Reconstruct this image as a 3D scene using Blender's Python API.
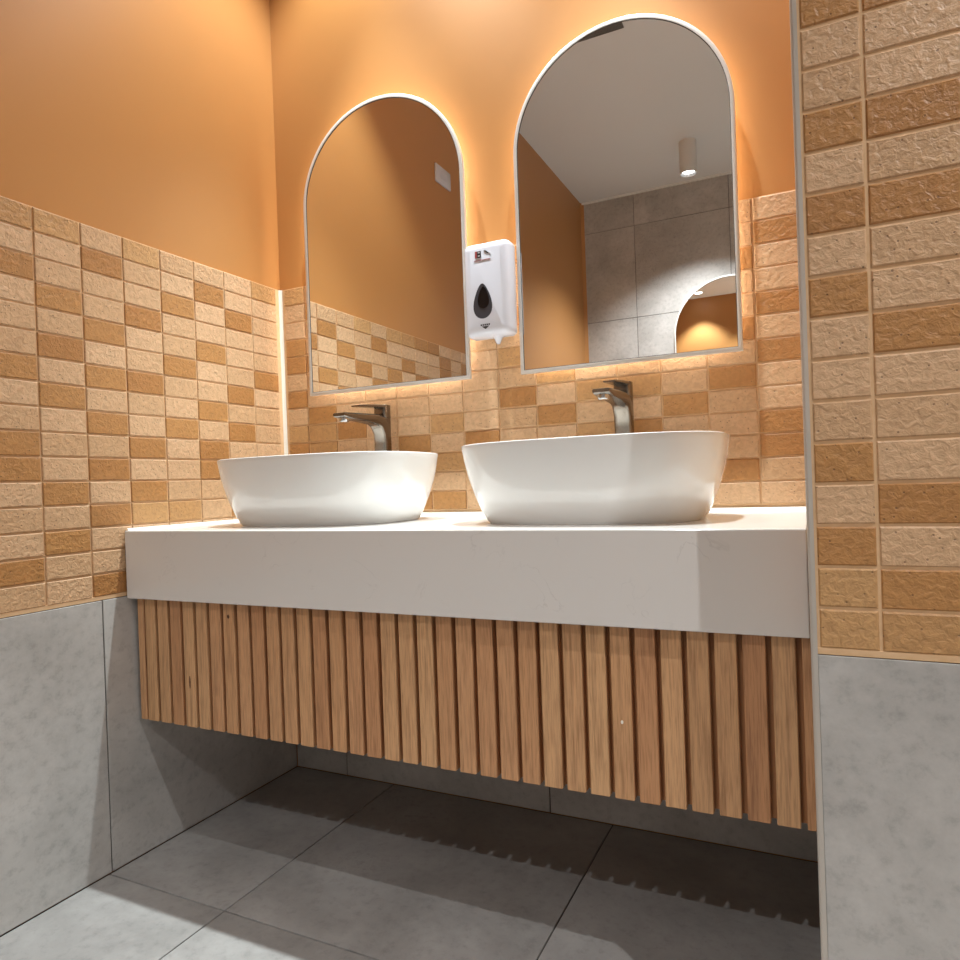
import bpy, bmesh, math, random
from mathutils import Vector, Matrix
random.seed(7)
for o in list(bpy.data.objects): bpy.data.objects.remove(o)
S = bpy.context.scene
COL = S.collection

# ------------------------------------------------------------------ camera
YAW, PIT, ROL = .4502, -.0041, -.0353
fwd = Vector((-math.sin(YAW)*math.cos(PIT), math.cos(YAW)*math.cos(PIT), math.sin(PIT)))
rt = Vector((math.cos(YAW), math.sin(YAW), 0)); up = rt.cross(fwd)
r2 = math.cos(ROL)*rt + math.sin(ROL)*up; u2 = -math.sin(ROL)*rt + math.cos(ROL)*up
cd = bpy.data.cameras.new('camera'); cam = bpy.data.objects.new('camera', cd); COL.objects.link(cam)
cam.matrix_world = Matrix(((r2.x, u2.x, -fwd.x, 1.3808), (r2.y, u2.y, -fwd.y, -1.5852), (r2.z, u2.z, -fwd.z, .8093), (0, 0, 0, 1)))
cd.sensor_width = 36; cd.lens = 693.12/960*36
cd.shift_x = (480-476.63)/960; cd.shift_y = (486.47-480)/960
cd.clip_start = .02
S.camera = cam

# ------------------------------------------------------------------ world, exposure
w = bpy.data.worlds.new('world'); S.world = w; w.use_nodes = True
w.node_tree.nodes['Background'].inputs[0].default_value = (.5, .5, .5, 1)
w.node_tree.nodes['Background'].inputs[1].default_value = .05
vs = S.view_settings
vs.view_transform = 'Standard'; vs.look = 'None'; vs.gamma = 1; vs.use_curve_mapping = False
vs.exposure = 0.0

# lamps: (x, y, z of the light opening, watts, half angle, blend, colour)
A_CORE, A_SPILL, B_W, C_W = 225, 74, 112, 140
LED = 13.0
A_COL = (.85, .965, 1); R_COL = (.925, .97, 1)

# ------------------------------------------------------------------ main dimensions
CEIL = 2.73; FAR = -3.17; RIGHT = 3.2
ZB = .594; PITCH = .05; ZT = ZB+16*PITCH; Q = .0998      # mosaic band
PIERX, PIERY = 1.3745, -.65
CT = .732; CB = .582; CF = -.5415                        # counter top, apron bottom, apron front

# ------------------------------------------------------------------ materials
def srgb(r, g, b):
    f = lambda c: c/12.92 if c <= .04045 else ((c+.055)/1.055)**2.4
    return (f(r/255), f(g/255), f(b/255), 1)
class N:
    def __init__(s, name):
        s.m = bpy.data.materials.new(name); s.m.use_nodes = True
        s.t = s.m.node_tree; s.b = s.t.nodes['Principled BSDF']
    def n(s, typ, **kw):
        x = s.t.nodes.new(typ)
        for k, v in kw.items():
            if k in x.inputs.keys() if isinstance(k, str) else False: x.inputs[k].default_value = v
            else: setattr(x, k, v)
        return x
    def l(s, a, b): s.t.links.new(a, b)
    def p(s, **kw):
        for k, v in kw.items(): s.b.inputs[k.replace('_', ' ')].default_value = v
        return s
def plain(name, col, rough=.5, metal=0, **kw):
    x = N(name); x.p(Base_Color=col, Roughness=rough, Metallic=metal)
    for k, v in kw.items(): x.b.inputs[k.replace('_', ' ')].default_value = v
    return x.m
def coords(x, rnd=True, scale=(1, 1, 1)):
    tc = x.n('ShaderNodeTexCoord'); out = tc.outputs['Object']
    if rnd:
        oi = x.n('ShaderNodeObjectInfo')
        mm = x.n('ShaderNodeMath', operation='MULTIPLY'); mm.inputs[1].default_value = 37.
        x.l(oi.outputs['Random'], mm.inputs[0])
        ad = x.n('ShaderNodeVectorMath', operation='ADD'); x.l(out, ad.inputs[0]); x.l(mm.outputs[0], ad.inputs[1]); out = ad.outputs[0]
    mp = x.n('ShaderNodeMapping'); mp.inputs['Scale'].default_value = scale
    x.l(out, mp.inputs[0]); return mp.outputs[0]
def ramp(x, fac, stops):
    r = x.n('ShaderNodeValToRGB'); e = r.color_ramp.elements
    while len(e) < len(stops): e.new(.5)
    for k, (pos, c) in enumerate(stops): e[k].position = pos; e[k].color = c
    x.l(fac, r.inputs[0]); return r.outputs[0]
def mix(x, fac, a, b, mode='MIX'):
    m = x.n('ShaderNodeMix', data_type='RGBA', blend_type=mode)
    for sock, v in ((m.inputs[0], fac), (m.inputs[6], a), (m.inputs[7], b)):
        if hasattr(v, 'is_output'): x.l(v, sock)
        else: sock.default_value = v
    return m.outputs[2]

def mosaic_mat(name, c1, c2):
    x = N(name); v = coords(x)
    oi = x.n('ShaderNodeObjectInfo')
    base = ramp(x, oi.outputs['Random'], [(0, c1), (1, c2)])
    n1 = x.n('ShaderNodeTexNoise'); n1.inputs['Scale'].default_value = 108; n1.inputs['Detail'].default_value = 4; n1.inputs['Distortion'].default_value = .6
    x.l(v, n1.inputs['Vector'])
    n2 = x.n('ShaderNodeTexNoise'); n2.inputs['Scale'].default_value = 420; n2.inputs['Detail'].default_value = 2; x.l(v, n2.inputs['Vector'])
    vo = x.n('ShaderNodeTexVoronoi'); vo.inputs['Scale'].default_value = 130; x.l(v, vo.inputs['Vector'])
    pit = ramp(x, vo.outputs['Distance'], [(.0, (1, 1, 1, 1)), (.13, (1, 1, 1, 1)), (.2, (0, 0, 0, 1))])
    wn = x.n('ShaderNodeTexWhiteNoise', noise_dimensions='3D'); x.l(vo.outputs['Position'], wn.inputs['Vector'])
    gt = x.n('ShaderNodeMath', operation='GREATER_THAN'); gt.inputs[1].default_value = .72; x.l(wn.outputs['Value'], gt.inputs[0])
    pm = x.n('ShaderNodeMath', operation='MULTIPLY'); x.l(pit, pm.inputs[0]); x.l(gt.outputs[0], pm.inputs[1])
    tone = ramp(x, n1.outputs['Fac'], [(.3, (.86, .84, .82, 1)), (.7, (1.08, 1.08, 1.08, 1))])
    c = mix(x, 1., base, tone, 'MULTIPLY')
    pf = x.n('ShaderNodeMath', operation='MULTIPLY'); pf.inputs[1].default_value = .6; x.l(pm.outputs[0], pf.inputs[0])
    c = mix(x, pf.outputs[0], c, srgb(88, 56, 28))
    x.l(c, x.b.inputs['Base Color'])
    h = x.n('ShaderNodeMath', operation='MULTIPLY_ADD'); h.inputs[1].default_value = .16; x.l(n2.outputs['Fac'], h.inputs[0]); x.l(n1.outputs['Fac'], h.inputs[2])
    h2 = x.n('ShaderNodeMath', operation='MULTIPLY_ADD'); h2.inputs[1].default_value = -.25; x.l(pm.outputs[0], h2.inputs[0]); x.l(h.outputs[0], h2.inputs[2])
    bp = x.n('ShaderNodeBump'); bp.inputs['Strength'].default_value = .62; bp.inputs['Distance'].default_value = .0048
    x.l(h2.outputs[0], bp.inputs['Height']); x.l(bp.outputs[0], x.b.inputs['Normal'])
    x.p(Roughness=.46); return x.m
M_LIGHT = mosaic_mat('tile_light', srgb(215, 176, 137), srgb(203, 163, 122))
M_MID = mosaic_mat('tile_mid', srgb(200, 155, 104), srgb(190, 143, 92))
M_DARK = mosaic_mat('tile_dark', srgb(188, 137, 82), srgb(176, 123, 70))
def grout_mat():
    x = N('tan_grout'); v = coords(x, False)
    n = x.n('ShaderNodeTexNoise'); n.inputs['Scale'].default_value = 60; n.inputs['Detail'].default_value = 4; x.l(v, n.inputs['Vector'])
    x.l(ramp(x, n.outputs['Fac'], [(.3, srgb(216, 176, 132)), (.7, srgb(226, 188, 146))]), x.b.inputs['Base Color'])
    x.p(Roughness=.8); return x.m
M_GROUT = grout_mat()
def paint_mat(name, c, rough=.42):
    x = N(name); v = coords(x, False)
    n = x.n('ShaderNodeTexNoise'); n.inputs['Scale'].default_value = 260; n.inputs['Detail'].default_value = 2; x.l(v, n.inputs['Vector'])
    bp = x.n('ShaderNodeBump'); bp.inputs['Strength'].default_value = .06; bp.inputs['Distance'].default_value = .001
    x.l(n.outputs['Fac'], bp.inputs['Height']); x.l(bp.outputs[0], x.b.inputs['Normal'])
    n3 = x.n('ShaderNodeTexNoise'); n3.inputs['Scale'].default_value = 2.; x.l(v, n3.inputs['Vector'])
    x.l(mix(x, n3.outputs['Fac'], c, tuple(k*.96 for k in c[:3])+(1,)), x.b.inputs['Base Color'])
    x.p(Roughness=rough); return x.m
M_PAINT = paint_mat('ochre_paint', srgb(192, 134, 76))
M_CEIL = paint_mat('ceiling_white', srgb(242, 241, 238), .7)
def concrete_mat(name, a, b):
    x = N(name); v = coords(x)
    n = x.n('ShaderNodeTexNoise'); n.inputs['Scale'].default_value = 4.2; n.inputs['Detail'].default_value = 8; n.inputs['Roughness'].default_value = .62; n.inputs['Distortion'].default_value = .3; x.l(v, n.inputs['Vector'])
    n2 = x.n('ShaderNodeTexNoise'); n2.inputs['Scale'].default_value = 48; n2.inputs['Detail'].default_value = 6; n2.inputs['Roughness'].default_value = .7; x.l(v, n2.inputs['Vector'])
    n3 = x.n('ShaderNodeTexNoise'); n3.inputs['Scale'].default_value = 2.3; n3.inputs['Detail'].default_value = 3; x.l(v, n3.inputs['Vector'])
    c = ramp(x, n.outputs['Fac'], [(.34, a), (.66, b)])
    c = mix(x, 1., c, ramp(x, n2.outputs['Fac'], [(.3, (.80, .80, .80, 1)), (.47, (1, 1, 1, 1)), (.7, (1.10, 1.10, 1.10, 1))]), 'MULTIPLY')
    blot = ramp(x, n3.outputs['Fac'], [(.52, (0, 0, 0, 1)), (.66, (1, 1, 1, 1))])
    fine = ramp(x, n2.outputs['Fac'], [(.52, (0, 0, 0, 1)), (.62, (.45, .45, .45, 1))])
    c = mix(x, mix(x, 1., blot, fine, 'MULTIPLY'), c, tuple(k*.62 for k in a[:3])+(1,))
    x.l(c, x.b.inputs['Base Color'])
    x.l(ramp(x, n2.outputs['Fac'], [(.3, (.42, .42, .42, 1)), (.7, (.6, .6, .6, 1))]), x.b.inputs['Roughness'])
    bp = x.n('ShaderNodeBump'); bp.inputs['Strength'].default_value = .08; bp.inputs['Distance'].default_value = .001
    x.l(n2.outputs['Fac'], bp.inputs['Height']); x.l(bp.outputs[0], x.b.inputs['Normal'])
    return x.m
M_CONC = concrete_mat('concrete_wall_tile', srgb(170, 166, 161), srgb(196, 192, 187))
M_FLOOR = concrete_mat('concrete_floor_tile', srgb(138, 134, 130), srgb(164, 160, 156))
M_DGROUT = plain('dark_grout', srgb(74, 68, 64), .85)
def stone_mat():
    x = N('white_quartz'); v = coords(x, False)
    n = x.n('ShaderNodeTexNoise'); n.inputs['Scale'].default_value = 9; n.inputs['Detail'].default_value = 5; n.inputs['Distortion'].default_value = 1.5; x.l(v, n.inputs['Vector'])
    s = x.n('ShaderNodeMath', operation='SUBTRACT'); s.inputs[1].default_value = .5; x.l(n.outputs['Fac'], s.inputs[0])
    a = x.n('ShaderNodeMath', operation='ABSOLUTE'); x.l(s.outputs[0], a.inputs[0])
    vein = ramp(x, a.outputs[0], [(0, (1, 1, 1, 1)), (.010, (0, 0, 0, 1))])
    m = x.n('ShaderNodeTexNoise'); m.inputs['Scale'].default_value = 14; x.l(v, m.inputs['Vector'])
    f = mix(x, 1., vein, ramp(x, m.outputs['Fac'], [(.56, (0, 0, 0, 1)), (.68, (.2, .2, .2, 1))]), 'MULTIPLY')
    x.l(mix(x, f, srgb(222, 217, 212), srgb(150, 140, 134)), x.b.inputs['Base Color'])
    x.p(Roughness=.16); return x.m
M_STONE = stone_mat()
M_CERAMIC = plain('glazed_ceramic', srgb(232, 231, 228), .08, Coat_Weight=.4, Coat_Roughness=.03)
def wood_mat():
    x = N('oak_slat'); v = coords(x, True, (1, 1, .045))
    oi = x.n('ShaderNodeObjectInfo')
    base = ramp(x, oi.outputs['Random'], [(0, srgb(200, 150, 106)), (.35, srgb(210, 165, 120)), (.7, srgb(192, 140, 98)), (1, srgb(205, 156, 113))])
    n = x.n('ShaderNodeTexNoise'); n.inputs['Scale'].default_value = 150; n.inputs['Detail'].default_value = 6; n.inputs['Roughness'].default_value = .65; x.l(v, n.inputs['Vector'])
    n2 = x.n('ShaderNodeTexNoise'); n2.inputs['Scale'].default_value = 520; n2.inputs['Detail'].default_value = 3; x.l(v, n2.inputs['Vector'])
    c = mix(x, 1., base, ramp(x, n.outputs['Fac'], [(.3, (.66, .6, .55, 1)), (.5, (.98, .97, .96, 1)), (.75, (1.12, 1.1, 1.06, 1))]), 'MULTIPLY')
    c = mix(x, 1., c, ramp(x, n2.outputs['Fac'], [(.36, (.78, .74, .7, 1)), (.52, (1, 1, 1, 1))]), 'MULTIPLY')
    x.l(c, x.b.inputs['Base Color']); x.p(Roughness=.5)
    bp = x.n('ShaderNodeBump'); bp.inputs['Strength'].default_value = .15; bp.inputs['Distance'].default_value = .001
    x.l(n.outputs['Fac'], bp.inputs['Height']); x.l(bp.outputs[0], x.b.inputs['Normal'])
    return x.m
M_WOOD = wood_mat()
M_WOODBACK = plain('wood_backing', srgb(166, 112, 68), .6)
M_KNOT = plain('wood_knot', srgb(88, 52, 28), .6)
M_MIRROR = plain('mirror_glass', (.93, .945, .94, 1), 0.0, 1)
M_FRAME = plain('satin_silver_frame', srgb(214, 209, 203), .35, .3)
M_WFRAME = plain('white_frame', srgb(225, 222, 214), .4)
M_NICKEL = plain('brushed_nickel', srgb(132, 122, 112), .27, 1)
M_CHROME = plain('chrome', srgb(200, 200, 200), .12, 1)
M_ABS = plain('white_plastic', srgb(208, 207, 215), .22)
M_ABSG = plain('grey_plastic', srgb(190, 190, 194), .4)
M_WIN = plain('smoked_window', srgb(62, 60, 64), .15)
M_BLACK = plain('black_window', srgb(14, 13, 15), .2)
M_RED = plain('print_red', srgb(150, 62, 62), .5)
M_INK = plain('print_black', srgb(44, 40, 44), .5)
M_ALU = plain('edge_trim_grey', srgb(196, 188, 178), .35, .25)
M_CAULK = plain('white_sealant', srgb(240, 234, 222), .3)
M_LAMP = plain('lamp_housing_white', srgb(226, 224, 220), .45)
M_LAMPG = plain('lamp_reflector', srgb(170, 172, 176), .3, .7)
M_VENT = plain('vent_grey', srgb(110, 106, 100), .6)
def emis(name, c, s):
    x = N(name); x.p(Base_Color=c, Emission_Color=c, Emission_Strength=s); return x.m
M_LED = emis('mirror_back_light', (1, .93, .80, 1), LED)
M_SEAL = plain('dark_seal', srgb(70, 66, 62), .5)
M_GLOW = emis('lamp_diffuser', (1, .97, .92, 1), 14)

# ------------------------------------------------------------------ object helpers
def link(name, me, mat=None, parent=None, kind=None, label=None, cat=None, group=None):
    o = bpy.data.objects.new(name, me); COL.objects.link(o)
    if mat is not None and me is not None and not me.materials: me.materials.append(mat)
    if parent: o.parent = parent
    if kind: o['kind'] = kind
    if label: o['label'] = label
    if cat: o['category'] = cat
    if group: o['group'] = group
    return o
def thing(name, loc, label, cat, group=None):
    o = link(name, None, label=label, cat=cat, group=group); o.location = loc; return o
def bmobj(name, bm, mat, parent=None, smooth=False, **kw):
    bmesh.ops.recalc_face_normals(bm, faces=bm.faces[:])
    me = bpy.data.meshes.new(name); bm.to_mesh(me); bm.free()
    if smooth:
        me.polygons.foreach_set('use_smooth', [True]*len(me.polygons))
        try: me.set_sharp_from_angle(angle=math.radians(38))
        except Exception: pass
    return link(name, me, mat, parent, **kw)
def addbox(bm, x0, x1, y0, y1, z0, z1, bev=0, seg=1):
    vv = [bm.verts.new((x, y, z)) for x in (x0, x1) for y in (y0, y1) for z in (z0, z1)]
    fs = [(0, 1, 3, 2), (4, 6, 7, 5), (0, 4, 5, 1), (2, 3, 7, 6), (0, 2, 6, 4), (1, 5, 7, 3)]
    ff = [bm.faces.new([vv[i] for i in f]) for f in fs]
    if bev: bmesh.ops.bevel(bm, geom=list({e for f in ff for e in f.edges}), offset=bev, segments=seg, profile=.5, affect='EDGES')
def box(name, b, mat, parent=None, bev=0, seg=1, **kw):
    bm = bmesh.new(); addbox(bm, *b, bev=bev, seg=seg)
    return bmobj(name, bm, mat, parent, smooth=bev > 0 and seg > 1, **kw)
def prism(name, pts, axis, a, b, mat, parent=None, bev=0, smooth=False, **kw):
    """extrude a closed 2-D outline; axis 'y': pts=(x,z); 'x': pts=(y,z); 'z': pts=(x,y)"""
    f = {'y': lambda p, t: (p[0], t, p[1]), 'x': lambda p, t: (t, p[0], p[1]), 'z': lambda p, t: (p[0], p[1], t)}[axis]
    bm = bmesh.new()
    A = [bm.verts.new(f(p, a)) for p in pts]; B = [bm.verts.new(f(p, b)) for p in pts]; n = len(pts)
    fa = bm.faces.new(A); fb = bm.faces.new(B[::-1])
    for i in range(n): bm.faces.new((A[i], B[i], B[(i+1) % n], A[(i+1) % n]))
    if bev: bmesh.ops.bevel(bm, geom=list(fa.edges)+list(fb.edges), offset=bev, segments=2, profile=.5, affect='EDGES')
    return bmobj(name, bm, mat, parent, smooth=smooth, **kw)
def lathe(name, prof, mat, parent=None, n=32, **kw):
    bm = bmesh.new(); rings = []
    for r, z in prof:
        rings.append([bm.verts.new((r*math.cos(2*math.pi*i/n), r*math.sin(2*math.pi*i/n), z)) for i in range(n)])
    for a, b in zip(rings, rings[1:]):
        for i in range(n): bm.faces.new((a[i], a[(i+1) % n], b[(i+1) % n], b[i]))
    bm.faces.new(rings[0][::-1]); bm.faces.new(rings[-1])
    return bmobj(name, bm, mat, parent, smooth=True, **kw)

# ------------------------------------------------------------------ pieces on walls
_cache = {}
def piece_mesh(name, W, H, D, bev, mat, var=0, jit=0):
    key = (name, round(W, 4), round(H, 4), D, mat.name, var)
    if key in _cache: return _cache[key]
    rr = random.Random(hash((var, round(W*1e4))) & 0xffff)
    def ring(ins, z, j): return [(sx*(W/2-ins)+rr.uniform(-j, j), sy*(H/2-ins)+rr.uniform(-j, j), z) for sx, sy in ((-1, -1), (1, -1), (1, 1), (-1, 1))]
    V = ring(0, 0, 0)+ring(0, D-bev, jit*.5)+ring(bev, D, jit)
    F = [(8, 9, 10, 11)]
    for a in (0, 4):
        for i in range(4): F.append((a+i, a+(i+1) % 4, a+4+(i+1) % 4, a+4+i))
    me = bpy.data.meshes.new(name); me.from_pydata(V, [], F); me.materials.append(mat); _cache[key] = me
    return me
def frame_mat(o, ux, uy, uz):
    """local x -> ux, y -> uy, z -> uz at origin o"""
    return Matrix(((ux[0], uy[0], uz[0], o[0]), (ux[1], uy[1], uz[1], o[1]), (ux[2], uy[2], uz[2], o[2]), (0, 0, 0, 1)))
def put_piece(name, parent, plane, a0, a1, b0, b1, off, D, gap, bev, mat, jit=0, var=0):
    """plane: 'L' left wall facing +x (a=y), 'B' facing -y (a=x), 'R' facing -x (a=y), 'F' facing +y (a=x), 'U' floor (a=x,b=y); off = base coordinate"""
    W = a1-a0-gap; H = b1-b0-gap; ca = (a0+a1)/2; cb = (b0+b1)/2
    me = piece_mesh(name, W, H, D, bev, mat, var, jit)
    o = link(name, me, parent=parent)
    o.matrix_world = {'L': lambda: frame_mat((off, ca, cb), (0, 1, 0), (0, 0, 1), (1, 0, 0)),
                      'B': lambda: frame_mat((ca, off, cb), (1, 0, 0), (0, 0, 1), (0, -1, 0)),
                      'R': lambda: frame_mat((off, ca, cb), (0, -1, 0), (0, 0, 1), (-1, 0, 0)),
                      'F': lambda: frame_mat((ca, off, cb), (-1, 0, 0), (0, 0, 1), (0, 1, 0)),
                      'U': lambda: frame_mat((ca, cb, off), (1, 0, 0), (0, 1, 0), (0, 0, 1))}[plane]()
    return o
def ledge(parent, b): return box('grout_ledge', b, M_GROUT, parent, bev=.0006)
MATS = {'L': M_LIGHT, 'T': M_MID, 'D': M_DARK}
GAP, BEV, PROUD, BED = .0038, .0016, .0034, .0035
def shade(pattern, col, row, rr):
    s = pattern.get(col, '')
    if row < len(s) and s[row] in MATS: return s[row]
    return rr.choices('LTD', (.60, .06, .34))[0]
def mosaic(parent, plane, edges, off_sign, base, rows, pattern, seed):
    """edges: list of (a0, a1, column key); rows counted from the top"""
    rr = random.Random(seed)
    for a0, a1, key in edges:
        for r in rows:
            z1 = ZT-r*PITCH; z0 = z1-PITCH
            put_piece('mosaic_tile', parent, plane, a0, a1, z0, z1, base, PROUD, GAP, BEV, MATS[shade(pattern, key, r, rr)], .0004, rr.randrange(3))
def mosaic_stuff(parent, plane, edges, base, seed, cells_rows=range(16)):
    rr = random.Random(seed); bm = bmesh.new(); mats = [M_LIGHT, M_MID, M_DARK]; mi = []
    V = []; F = []
    for a0, a1 in edges:
        for r in cells_rows:
            zc = ZT-r*PITCH-PITCH/2; ac = (a0+a1)/2; W = a1-a0-GAP; H = PITCH-GAP; b = len(V)
            for ins, d in ((0, 0), (0, PROUD-BEV), (BEV, PROUD)):
                for sx, sy in ((-1, -1), (1, -1), (1, 1), (-1, 1)):
                    a = sx*(W/2-ins); h = sy*(H/2-ins)
                    V.append({'L': (base+d, ac+a, zc+h), 'B': (ac+a, base-d, zc+h)}[plane])
            F.append((b+8, b+9, b+10, b+11)); k = rr.choices((0, 1, 2), (.6, .06, .34))[0]
            for q in (0, 4):
                for i in range(4): F.append((b+q+i, b+q+(i+1) % 4, b+q+4+(i+1) % 4, b+q+4+i))
            mi += [k]*9
    bm.free()
    me = bpy.data.meshes.new('mosaic_tiles_far'); me.from_pydata(V, [], F)
    for m in mats: me.materials.append(m)
    me.polygons.foreach_set('material_index', mi)
    return link('mosaic_tiles_far', me, parent=parent, kind='stuff')

PAINT_BACK = -.008     # painted plaster sits this far behind the tile faces
# ---- left wall
wl = box('wall_left', (-.12, PAINT_BACK, FAR-.1, .1, -.05, CEIL), M_PAINT, kind='structure')
box('grout_bed', (PAINT_BACK, -PROUD, FAR, 0, ZB-.006, ZT), M_GROUT, wl)
box('wainscot_bed', (PAINT_BACK, -.003, FAR, 0, 0, ZB-.006), M_DGROUT, wl)
YL0 = -.7168
LPAT = {-1: 'TLDLLLDLLDDLLLDL', 0: 'TLLDLDLDLLLDLDLL', 1: 'LDLLDLDLDLDLDLLD', 2: 'TLLDLLDLLDLDTLDL', 3: 'LLDLLDLLDLLLTLLD',
        4: 'LDLLDLLDLDDLLLDL', 5: 'LLDLLLDLDLLLDLLD', 6: 'TLLLLDLLLLLDLLLL'}
LED = [(YL0+k*Q, min(YL0+(k+1)*Q, -.012), k) for k in range(6, -12, -1)]
mosaic(wl, 'L', LED, 1, -PROUD, range(16), LPAT, 3)
y = YL0-11*Q; far = []
while y-Q > FAR+.02: far.append((y-Q, y)); y -= Q
far.append((FAR+.005, y)); mosaic_stuff(wl, 'L', far, -PROUD, 5)
ye = [0, -.597]; 
while ye[-1]-.605 > FAR: ye.append(ye[-1]-.605)
ye.append(FAR)
for a, b in zip(ye, ye[1:]): put_piece('wainscot_tile', wl, 'L', b, a, 0, ZB-.0065, -.003, .003, .003, .0006, M_CONC)
ledge(wl, (-.006, -.0008, FAR, 0, ZB-.0066, ZB+.0018))
# ---- back wall (behind the vanity)
wb = box('wall_back', (-.12, RIGHT+.1, -PAINT_BACK, .12, -.05, CEIL), M_PAINT, kind='structure')
box('grout_bed', (0, PIERX, PROUD, -PAINT_BACK, ZB-.006, ZT), M_GROUT, wb)
box('wainscot_bed', (0, PIERX, .003, -PAINT_BACK, 0, ZB-.006), M_DGROUT, wb)
XB0 = .0861
BPAT = {-1: 'TLLDDLDLTDLLD', 0: 'LDLLDLLDTTLLL', 1: 'LLDLLDLLDLLDL', 2: 'DLLDLLLLLLDLL', 3: 'LLDLDLLLLDLLD', 4: 'LDLLLDLLTLTLD', 5: 'LLDLLLLLLDTLL',
        6: 'DLLDLTLDLLLDL', 7: 'LDLLDLTLDLLLD', 8: 'LLDLLDLTLTDLL', 9: 'LDLDLLLTLDLLD', 10: 'DLLLDLLLDLLTL', 11: 'LLDLLDLDLLLDL', 12: 'LDLLDLDLLDDLL'}
BED_ = [(max(XB0+k*Q, .012), min(XB0+(k+1)*Q, PIERX), k) for k in range(-1, 13)]
mosaic(wb, 'B', BED_, -1, PROUD, range(13), BPAT, 11)
xe = [0, .178, .783, PIERX]
for a, b in zip(xe, xe[1:]): put_piece('wainscot_tile', wb, 'B', a, b, 0, ZB-.0065, .003, .003, .003, .0006, M_CONC)
# ---- return wall (pier) on the right
PF = PIERY+.008
wp = box('wall_return', (PIERX+.008, RIGHT, PF, -PAINT_BACK, -.0, CEIL), M_PAINT, kind='structure')
box('grout_bed', (PIERX+.006, RIGHT, PIERY+PROUD*.6, PF, ZB-.006, ZT), M_GROUT, wp)
box('wainscot_bed', (PIERX+.006, RIGHT, PIERY+.003, PF, 0, ZB-.006), M_DGROUT, wp)
XP = 1.4489
PPAT = {-1: 'DLLDLDLDLLLDLDTT', 0: 'DLLDLDLLDLLLDLDT'}
PED = [(PIERX+.0085, XP, -1)]+[(XP+k*.1022, XP+(k+1)*.1022, k) for k in range(0, 7)]
mosaic(wp, 'B', PED, -1, PIERY+PROUD, range(16), PPAT, 21)
x = XP+7*.1022; far = []
while x+Q < RIGHT: far.append((x, x+Q)); x += Q
mosaic_stuff(wp, 'B', far, PIERY+PROUD, 23)
xe = [PIERX+.0058, PIERX+.608]
while xe[-1]+.605 < RIGHT: xe.append(xe[-1]+.605)
xe.append(RIGHT)
for a, b in zip(xe, xe[1:]): put_piece('wainscot_tile', wp, 'B', a, b, 0, ZB-.0065, PIERY+.003, .003, .002, .0006, M_CONC)
ledge(wp, (PIERX+.0063, RIGHT, PIERY+.0008, PIERY+.006, ZB-.0066, ZB+.0018))
# side of the pier facing the basins
box('grout_bed', (PIERX+PROUD, PIERX+.008, PIERY+.012, 0, ZB-.006, ZT), M_GROUT, wp)
box('wainscot_bed', (PIERX+.003, PIERX+.008, PIERY+.012, 0, 0, ZB-.006), M_DGROUT, wp)
ys = [PIERY+.012]+[PIERY+.05+k*Q for k in range(0, 6)]+[-.002]
mosaic(wp, 'R', [(a, b, 99) for a, b in zip(ys, ys[1:])], -1, PIERX+PROUD, range(13), {}, 31)
mosaic(wp, 'R', [(ys[0], ys[1], 99), (ys[1], CF-.002, 99)], -1, PIERX+PROUD, range(13, 16), {}, 33)
put_piece('wainscot_tile', wp, 'R', PIERY+.012, -.002, 0, ZB-.0065, PIERX+.003, .003, .003, .0006, M_CONC)
# ---- the other walls, ceiling, floor
wf = box('wall_front', (-.12, RIGHT+.1, FAR-.12, FAR-.008, -.05, CEIL), M_DGROUT, kind='structure')
xe = [0, .355]+[.355+.605*k for k in range(1, 5)]+[RIGHT]; ze = [0, .685, 1.289, 1.893, 2.51, CEIL]
for a, b in zip(xe, xe[1:]):
    for c, d in zip(ze, ze[1:]): put_piece('wall_tile', wf, 'F', a, b, c, d, FAR-.008, .008, .003, .0006, M_CONC)
wr = box('wall_right', (RIGHT, RIGHT+.1, FAR-.1, .1, -.05, CEIL), M_CEIL, kind='structure')
ce = box('ceiling', (-.12, RIGHT+.1, FAR-.12, .12, CEIL, CEIL+.1), M_CEIL, kind='structure')
fl = box('floor', (-.12, RIGHT+.1, FAR-.12, .12, -.1, -.004), M_DGROUT, kind='structure')
xe = [0]+[.333+.6045*k for k in range(0, 5)]+[RIGHT]; ye = [0]+[-.6047*k for k in range(1, 6)]+[FAR]
for a, b in zip(xe, xe[1:]):
    for c, d in zip(ye, ye[1:]):
        if b > PIERX+.1 and d > PIERY-.0: 
            pass
        put_piece('floor_tile', fl, 'U', a, b, d, c, -.004, .004, .003, .0006, M_FLOOR)
# ---- corner strips and edge trim
def strip(name, z0, z1, mat, leg, cx, cy, sx, sy):
    return prism(name, [(cx, cy), (cx+sx*leg, cy), (cx, cy+sy*leg)], 'z', z0, z1, mat, kind='structure')
t2 = prism('trim_2', [(-.003, .003), (.0045, .003), (-.003, -.0045)], 'z', CT, ZT, M_CAULK, kind='structure')
t3 = prism('trim_3', [(PAINT_BACK, FAR), (.012, FAR), (PAINT_BACK, FAR+.02)], 'z', ZT, CEIL, M_PAINT, kind='structure')
pts = [(PIERX+.0068, PIERY+.0075), (PIERX+.0068, PIERY-.0012)]
for k in range(7):
    a = math.radians(90*k/6); pts.append((PIERX+.0030-.0038*math.sin(a), PIERY+.0026-.0038*math.cos(a)))
pts.append((PIERX-.0008, PIERY+.012)); pts.append((PIERX+.0068, PIERY+.012))
pts = [pts[0]]+pts[1:]
t4 = prism('trim_4', pts, 'z', 0, CEIL, M_ALU, smooth=True, kind='structure')
t5 = box('trim_5', (0, RIGHT, FAR, FAR+.012, CEIL-.012, CEIL), M_CEIL, kind='structure')

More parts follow.
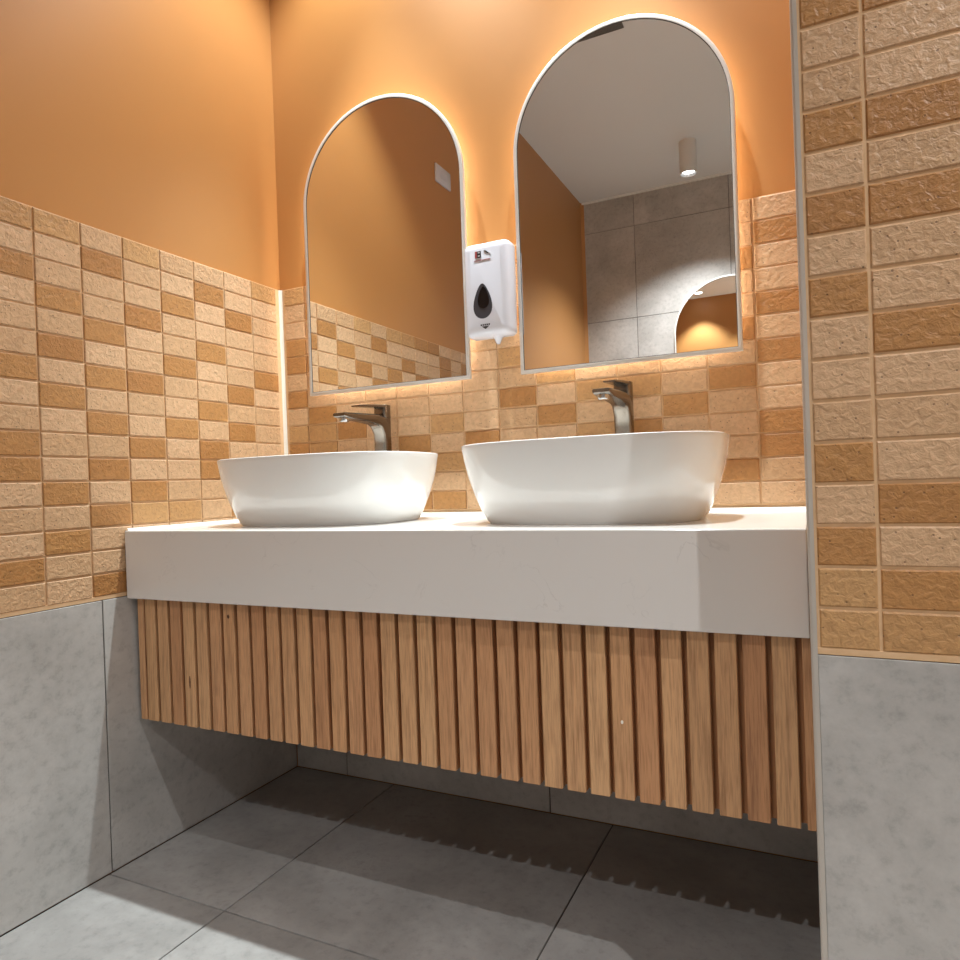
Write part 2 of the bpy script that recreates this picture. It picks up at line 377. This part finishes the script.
# ------------------------------------------------------------------ vanity
ct = thing('countertop', (.688, -.27, CB), 'long white veined stone countertop with deep front apron under the two basins', 'countertop')
def at(o, parent):           # parts are modelled in world coordinates, then hung on their thing
    bpy.context.view_layer.update(); o.parent = parent; o.matrix_parent_inverse = parent.matrix_world.inverted(); return o
CX0, CX1 = .0045, PIERX-.002
slab = prism('slab', [(CF, CB), (CF, CT), (-.001, CT), (-.001, CT-.02), (CF+.02, CT-.02), (CF+.02, CB)], 'x', CX0, CX1, M_STONE)
mod = slab.modifiers.new('edge', 'BEVEL'); mod.width = .0018; mod.segments = 2
at(slab, ct)
prism('trim_6', [(0.0, CT), (-.005, CT), (-.001, CT+.006), (0.0, CT+.006)], 'x', .02, CX1, M_CAULK, kind='structure')
prism('trim_7', [(0.0005, CT), (.005, CT), (.0005, CT+.005)], 'y', CF+.01, -.02, M_CAULK, kind='structure')

vc = thing('vanity_cabinet', (.69, -.27, .308), 'wall-hung vanity cabinet clad in vertical light oak slats below the white countertop', 'cabinet')
SB, SF = .3085, -.5215
at(box('body', (.012, PIERX-.001, -.5045, -.004, SB+.002, CB-.002), M_WOODBACK, None), vc)
SP, SW = .0390, .0308
k = -1
rr = random.Random(4)
smesh = {}
while True:
    a = .0355+SP*k; b = a+SW
    if k == -1: a = .0115; b = .0300
    if a > PIERX-.006: break
    b = min(b, PIERX-.001)
    key = round(b-a, 4)
    if key not in smesh:
        bm = bmesh.new(); addbox(bm, -(b-a)/2, (b-a)/2, 0, .0172, 0, CB-SB-.0015, bev=.0012)
        bmesh.ops.recalc_face_normals(bm, faces=bm.faces[:])
        me = bpy.data.meshes.new('slat'); bm.to_mesh(me); bm.free(); me.materials.append(M_WOOD); smesh[key] = me
    o = link('slat', smesh[key]); o.location = ((a+b)/2, SF+rr.uniform(-.0004, .0004), SB)
    at(o, vc)
    if k in (6, 3, 27):
        zz = {6: .552, 3: .405, 27: .43}[k]; h = {6: .004, 3: .014, 27: .003}[k]; wd = {6: .003, 3: .0022, 27: .002}[k]
        pts = [((a+b)/2+wd*math.cos(t*math.pi/5), zz+h*math.sin(t*math.pi/5)) for t in range(10)]
        at(prism('knot', pts, 'y', SF-.0006, SF+.001, M_KNOT if k != 27 else M_CAULK), o)
    k += 1

# ------------------------------------------------------------------ basins
def make_basin():
    n = 96; A, B = .248, .188; H = .150
    def ring(bm, sx, sy, z, e):
        out = []
        for i in range(n):
            t = 2*math.pi*i/n; c, s = math.cos(t), math.sin(t)
            out.append(bm.verts.new((A*sx*math.copysign(abs(c)**(2/e), c), B*sy*math.copysign(abs(s)**(2/e), s), z)))
        return out
    prof = [(.60, .55, .003), (.79, .75, .002), (.806, .770, .0), (.818, .784, .003), (.838, .806, .012), (.868, .842, .027), (.900, .880, .046), (.930, .916, .068),
            (.958, .948, .092), (.981, .976, .118), (.994, .992, .138), (1.0, 1.0, .1475), (.9985, .998, .1495), (.993, .991, .1505), (.984, .979, .1500), (.978, .971, .147),
            (.965, .955, .125), (.935, .92, .090), (.89, .865, .060), (.82, .78, .036), (.70, .64, .022), (.45, .40, .016), (.10, .13, .014)]
    bm = bmesh.new(); R = [ring(bm, a, b, z, 3.0 if a > .3 else 2) for a, b, z in prof]
    for p, q in zip(R, R[1:]):
        for i in range(n): bm.faces.new((p[i], p[(i+1) % n], q[(i+1) % n], q[i]))
    bm.faces.new(R[0][::-1]); bm.faces.new(R[-1])
    return bm
root = thing('vessel_basin', (.370, -.28, CT), 'white oval ceramic vessel basin nearer the left corner', 'basin', 'white vessel basins on the countertop')
bowl = bmobj('bowl', make_basin(), M_CERAMIC, root, smooth=True)
drain = lathe('drain', [(.020, .0), (.022, .002), (.018, .005), (.004, .006)], M_CHROME, root); drain.location = (0, 0, .0142)
root2 = root.copy(); COL.objects.link(root2); root2.location = (1.003, -.28, CT); root2['label'] = 'white oval ceramic vessel basin beside the tiled return wall'
for ch in (bowl, drain):
    c = ch.copy(); COL.objects.link(c); c.parent = root2

# ------------------------------------------------------------------ taps
def loft(name, secs, mat, parent, smooth=True, **kw):
    """secs: list of closed rings of 3-D points"""
    bm = bmesh.new(); R = [[bm.verts.new(p) for p in s] for s in secs]; n = len(R[0])
    for a, b in zip(R, R[1:]):
        for i in range(n): bm.faces.new((a[i], a[(i+1) % n], b[(i+1) % n], b[i]))
    bm.faces.new(R[0][::-1]); bm.faces.new(R[-1])
    return bmobj(name, bm, mat, parent, smooth=smooth, **kw)
def rrect(w, h, r, n=4):
    pts = []
    for cx, cy, a0 in ((w/2-r, h/2-r, 0), (-w/2+r, h/2-r, 90), (-w/2+r, -h/2+r, 180), (w/2-r, -h/2+r, 270)):
        for k in range(n+1):
            a = math.radians(a0+90*k/n); pts.append((cx+r*math.cos(a), cy+r*math.sin(a)))
    return pts
def make_tap(loc, label):
    t = thing('basin_tap', loc, label, 'tap', 'tall brushed nickel basin taps')
    lathe('base_ring', [(.026, 0), (.026, .004), (.022, .006)], M_NICKEL, t)
    # column that bends over into the flat spout (points towards -y)
    path = [((0, .003, .004), (0, 0, 1), .040, .034), ((0, .003, .10), (0, 0, 1), .040, .034), ((0, .003, .190), (0, 0, 1), .040, .034), ((0, .001, .216), (0, -.1, 1), .040, .037),
            ((0, -.006, .234), (0, -.45, .9), .040, .043), ((0, -.018, .245), (0, -.85, .5), .040, .036), ((0, -.040, .2505), (0, -1, .08), .040, .026), ((0, -.085, .2515), (0, -1, -.0), .040, .020),
            ((0, -.125, .2515), (0, -1, -.0), .039, .017), ((0, -.152, .2515), (0, -1, -.0), .038, .015), ((0, -.178, .2525), (0, -1, -.0), .036, .010), ((0, -.182, .2530), (0, -1, 0), .034, .007)]
    secs = []
    for (p, d, w_, h_) in path:
        d = Vector(d).normalized(); side = Vector((1, 0, 0)); nn = d.cross(side); nn.normalize()
        secs.append([Vector(p)+side*a+nn*b for a, b in rrect(w_, h_, min(w_, h_)*.30)])
    loft('column_and_spout', secs, M_NICKEL, t)
    loft('column_shoulder', [[(a, b+.0045, z) for a, b in rrect(.0395, .030, .010)] for z in (.215, .2560)], M_NICKEL, t)
    o = lathe('aerator', [(.011, -.004), (.0125, 0), (.0125, .006)], M_CHROME, t); o.location = (0, -.162, .2400)
    # handle: cap and flat lever
    hd = loft('handle', [[(a*s, b*s+.0045, z) for a, b in rrect(.040, .031, .010)] for z, s in ((.2565, .96), (.2575, 1), (.2800, 1), (.2895, .98), (.2905, .93))], M_NICKEL, t)
    lev = []
    for yy, z, w_, th in ((.016, .2870, .036, .0068), (-.02, .2858, .036, .0072), (-.06, .2836, .034, .006), (-.104, .2800, .030, .0042), (-.114, .2792, .026, .003)):
        lev.append([(a, yy, z+b) for a, b in rrect(w_, th, th*.4)])
    loft('lever', lev, M_NICKEL, hd)
    return t
make_tap((.375, -.060, CT), 'tall brushed nickel tap behind the basin nearer the left corner')
make_tap((1.011, -.060, CT), 'tall brushed nickel tap behind the basin beside the return wall')

# ------------------------------------------------------------------ arched mirrors
def arch(r, zb, zt, ins=0, n=40):
    """outline (x,z) about the centre line, from bottom left up and over"""
    rr_ = r-ins; zs = zt-r; pts = [(-rr_, zb+ins)]
    for k in range(n+1):
        a = math.pi*(1-k/n); pts.append((rr_*math.cos(a), zs+rr_*math.sin(a)))
    pts.append((rr_, zb+ins)); return pts
def make_mirror(cx, yback, sgn, r, zb, zt, fw, depth, back, fm, label, group=None):
    t = thing('arched_mirror', (cx, yback, zb), label, 'mirror', group)
    O = arch(r, 0, zt-zb); I = arch(r, 0, zt-zb, fw); mid = arch(r, 0, zt-zb, fw*.35)
    bm = bmesh.new()
    lay = [(O, back), (O, depth-.0015), (mid, depth), (I, depth-.0005), (I, back)]
    R = [[bm.verts.new((p[0], sgn*d, p[1])) for p in P] for P, d in lay]; n = len(O)
    for a, b in zip(R, R[1:]+R[:1]):
        for i in range(n): bm.faces.new((a[i], a[(i+1) % n], b[(i+1) % n], b[i]))
    bmobj('frame', bm, fm, t, smooth=True)
    prism('mirror_glass', arch(r, 0, zt-zb, fw+.0012), 'y', sgn*(back+.002), sgn*(depth-.003), M_MIRROR, t)
    G = [arch(r, 0, zt-zb, fw-.0004), arch(r, 0, zt-zb, fw+.0014)]
    bm = bmesh.new(); R = [[bm.verts.new((p[0], sgn*d, p[1])) for p in G[q]] for q, d in ((0, back+.002), (0, depth-.002), (1, depth-.002), (1, back+.002))]
    for a, b in zip(R, R[1:]+R[:1]):
        for i in range(n): bm.faces.new((a[i], a[(i+1) % n], b[(i+1) % n], b[i]))
    bmobj('edge_seal', bm, M_SEAL, t)
    if back > .004:
        ch = prism('chassis', arch(r, 0, zt-zb, .042), 'y', 0, sgn*(back+.002), M_LAMP, t)
        G = [arch(r, 0, zt-zb, .040), arch(r, 0, zt-zb, .042)]
        bm = bmesh.new(); R = [[bm.verts.new((p[0], sgn*d, p[1])) for p in G[q]] for q, d in ((0, .003), (0, back-.002), (1, back-.002), (1, .003))]
        for a, b in zip(R, R[1:]+R[:1]):
            for i in range(n): bm.faces.new((a[i], a[(i+1) % n], b[(i+1) % n], b[i]))
        bmobj('light_strip', bm, M_LED, ch)
    return t
make_mirror(.3695, 0, -1, .2510, 1.072, 1.843, .0085, .030, .019, M_FRAME, 'arched mirror nearer the left corner, reflecting tiled ochre wall', 'arched wall mirrors over the basins')
make_mirror(1.0085, 0, -1, .2510, 1.069, 1.842, .0085, .030, .019, M_FRAME, 'arched mirror beside the return wall, reflecting ceiling and grey tiles', 'arched wall mirrors over the basins')
make_mirror(.945, FAR, 1, .346, .95, 2.077, .009, .024, .0, M_WFRAME, 'large arched mirror on the opposite grey wall, seen only in reflection')

# ------------------------------------------------------------------ soap dispenser
DX, DZ = .695, 1.163
ds = thing('soap_dispenser', (DX, 0, DZ), 'white plastic soap dispenser with dark teardrop window between the two mirrors', 'soap dispenser')
W, H = .120, .222
at_ = lambda s, yy, zc=H/2, w_=W, h_=H, r=.02: [(a*s, yy, zc+b*s*1.0) for a, b in rrect(w_, h_, r, 6)]
loft('back_plate', [at_(1, 0, w_=.086, h_=.205, r=.014), at_(1, -.030, w_=.092, h_=.210, r=.016)], M_ABSG, ds)
def cover_ring(yy, ins):
    pts = []
    for a, b in rrect(W-2*ins, H-2*ins, max(.012-ins*.4, .004), 6):
        zz = H/2+b
        if b > 0: zz += .008*(1-(a/(W/2))**2)*(b/(H/2))       # crowned top
        else: zz += .005*((a/(W/2))**2)*0-.003*(1-(a/(W/2))**2)
        bulge = -.006*math.cos(math.pi*(b/H))                 # convex front
        pts.append((a, yy+(bulge if yy < -.06 else 0), zz))
    return pts
loft('cover', [cover_ring(-.031, .002), cover_ring(-.034, 0), cover_ring(-.055, 0), cover_ring(-.0665, .002), cover_ring(-.0725, .0055), cover_ring(-.0755, .012), cover_ring(-.0765, .020)], M_ABS, ds)
def tear(cx, zb, zt, hw, n=28):
    pts = []; Ht = zt-zb
    for k in range(n):
        a = 2*math.pi*k/n; s = .5-.5*math.cos(a)            # 0 bottom .. 1 top
        wv = hw*math.sin(a)*(1.12-.62*s)
        pts.append((cx-wv, zb+Ht*s))
    return pts
FY = -.0783
at2 = lambda o: o
win = prism('window', tear(-.009, .040, .124, .0285), 'y', FY-.0012, FY+.006, M_WIN, ds)
prism('window_slot', tear(-.0065, .064, .116, .0170), 'y', FY-.0018, FY-.0008, M_BLACK, win)
nz = lathe('nozzle', [(.0035, -.018), (.006, -.014), (.010, -.004), (.020, .004), (.022, .010)], M_ABS, ds, n=20); nz.location = (.014, -.045, .0)
# printed marks
def mark(name, pts, mat, par=ds): return prism(name, pts, 'y', FY-.0006, FY+.0015, mat, par)
rect = lambda x0, x1, z0, z1: [(x0, z0), (x1, z0), (x1, z1), (x0, z1)]
OX = .009
sh = lambda pts, dz=0: [(a+OX, b+dz) for a, b in pts]
lg = mark('logo', sh(rect(-.034, -.0185, .186, .202)), M_INK)
def mark2(name, pts, mat): return prism(name, pts, 'y', FY-.0010, FY-.0004, mat, lg)
mark2('logo_panel', sh(rect(-.034, -.0285, .186, .202)), M_RED)
for z0 in (.188, .1958): mark2('logo_letter', sh(rect(-.0262, -.0212, z0+.001, z0+.0040)), M_ABSG)
mark('logo_mark', sh([(-.011, .2010), (-.007, .2020), (.002, .1950), (-.001, .1935)]), M_INK)
mark('logo_mark', sh([(.001, .196), (.006, .190), (.0075, .191), (.0025, .197)]), M_ABSG)
mark('logo_line', sh(rect(-.037, .006, .1795, .1806)), M_RED)
mark('emblem', [(-.014, .0215), (.006, .0215), (-.004, .0145)], M_INK)
for k in range(5): mark('emblem_letter', rect(-.0165+k*.0052, -.0130+k*.0052, .0230, .0268), M_INK)

# ------------------------------------------------------------------ wall plate, lamps, vent
wpz = thing('wall_plate', (PAINT_BACK, -1.107, 2.127), 'white rectangular blank switch plate high on the left ochre wall', 'wall plate')
o = box('plate', (0, .009, -.066, .066, -.038, .038), M_ABS, wpz, bev=.003, seg=2)
box('rocker', (.009, .0105, -.030, .030, -.018, .018), M_ABS, wpz, bev=.0007)
def lamp(parent, z, watts, half, blend, col, rad):
    ld = bpy.data.lights.new('downlight_beam', 'SPOT'); ld.energy = watts; ld.spot_size = 2*math.radians(half); ld.spot_blend = blend
    ld.color = col; ld.shadow_soft_size = rad
    o = bpy.data.objects.new('downlight_beam', ld); COL.objects.link(o); o.parent = parent; o.location = (0, 0, z)
    return o
def recessed(x, y, label):
    t = thing('recessed_downlight', (x, y, CEIL), label, 'downlight', 'recessed downlights over the vanity')
    n = 32; bm = bmesh.new()
    prof = [(.052, 0), (.052, -.003), (.047, -.005), (.040, -.003), (.040, 0)]
    R = [[bm.verts.new((r*math.cos(2*math.pi*i/n), r*math.sin(2*math.pi*i/n), z)) for i in range(n)] for r, z in prof]
    for a, b in zip(R, R[1:]+R[:1]):
        for i in range(n): bm.faces.new((a[i], a[(i+1) % n], b[(i+1) % n], b[i]))
    bmobj('trim_ring', bm, M_LAMP, t, smooth=True)
    lathe('diffuser', [(.040, 0), (.040, -.0015)], M_GLOW, t)
    lamp(t, -.012, A_CORE, 21, 1., A_COL, .018); lamp(t, -.012, A_SPILL, 44.5, .55, A_COL, .018)
def cylinder_lamp(x, y, label, watts):
    t = thing('cylinder_downlight', (x, y, CEIL-.185), label, 'downlight', 'surface-mounted cylinder downlights')
    n = 32; bm = bmesh.new()
    prof = [(.002, .185), (.048, .185), (.048, 0), (.045, -.001), (.043, 0), (.036, .016), (.002, .016)]
    R = [[bm.verts.new((r*math.cos(2*math.pi*i/n), r*math.sin(2*math.pi*i/n), z)) for i in range(n)] for r, z in prof]
    for a, b in zip(R, R[1:]+R[:1]):
        for i in range(n): bm.faces.new((a[i], a[(i+1) % n], b[(i+1) % n], b[i]))
    bmobj('housing', bm, M_LAMP, t, smooth=True)
    bm = bmesh.new(); prof = [(.0425, .001), (.0355, .0155), (.035, .0155), (.042, .0005)]
    R = [[bm.verts.new((r*math.cos(2*math.pi*i/n), r*math.sin(2*math.pi*i/n), z)) for i in range(n)] for r, z in prof]
    for a, b in zip(R, R[1:]+R[:1]):
        for i in range(n): bm.faces.new((a[i], a[(i+1) % n], b[(i+1) % n], b[i]))
    bmobj('reflector', bm, M_LAMPG, t, smooth=True)
    lathe('diffuser', [(.034, .0155), (.034, .0145)], M_GLOW, t)
    lamp(t, -.004, watts, 60, .8, R_COL, .012)
recessed(.370, -.225, 'recessed ceiling downlight above the arched mirror nearer the left corner')
recessed(1.009, -.225, 'recessed ceiling downlight above the arched mirror beside the return wall')
cylinder_lamp(2.31, -1.345, 'white cylinder downlight on the ceiling in front of the return wall', B_W)
cylinder_lamp(.797, -2.618, 'white cylinder downlight on the ceiling seen in the mirror reflection', C_W)
vt = thing('ceiling_vent', (.60, -1.410, CEIL), 'dark narrow slot vent in the ceiling, glimpsed at the top of a mirror', 'vent')
box('frame', (-.12, .12, -.022, -.017, -.006, 0), M_VENT, vt); box('frame', (-.12, .12, .017, .022, -.006, 0), M_VENT, vt)
box('frame', (-.12, -.115, -.017, .017, -.006, 0), M_VENT, vt); box('frame', (.115, .12, -.017, .017, -.006, 0), M_VENT, vt)
for k in range(3): box('slat', (-.115, .115, -.014+k*.011, -.008+k*.011, -.005, -.001), M_VENT, vt)
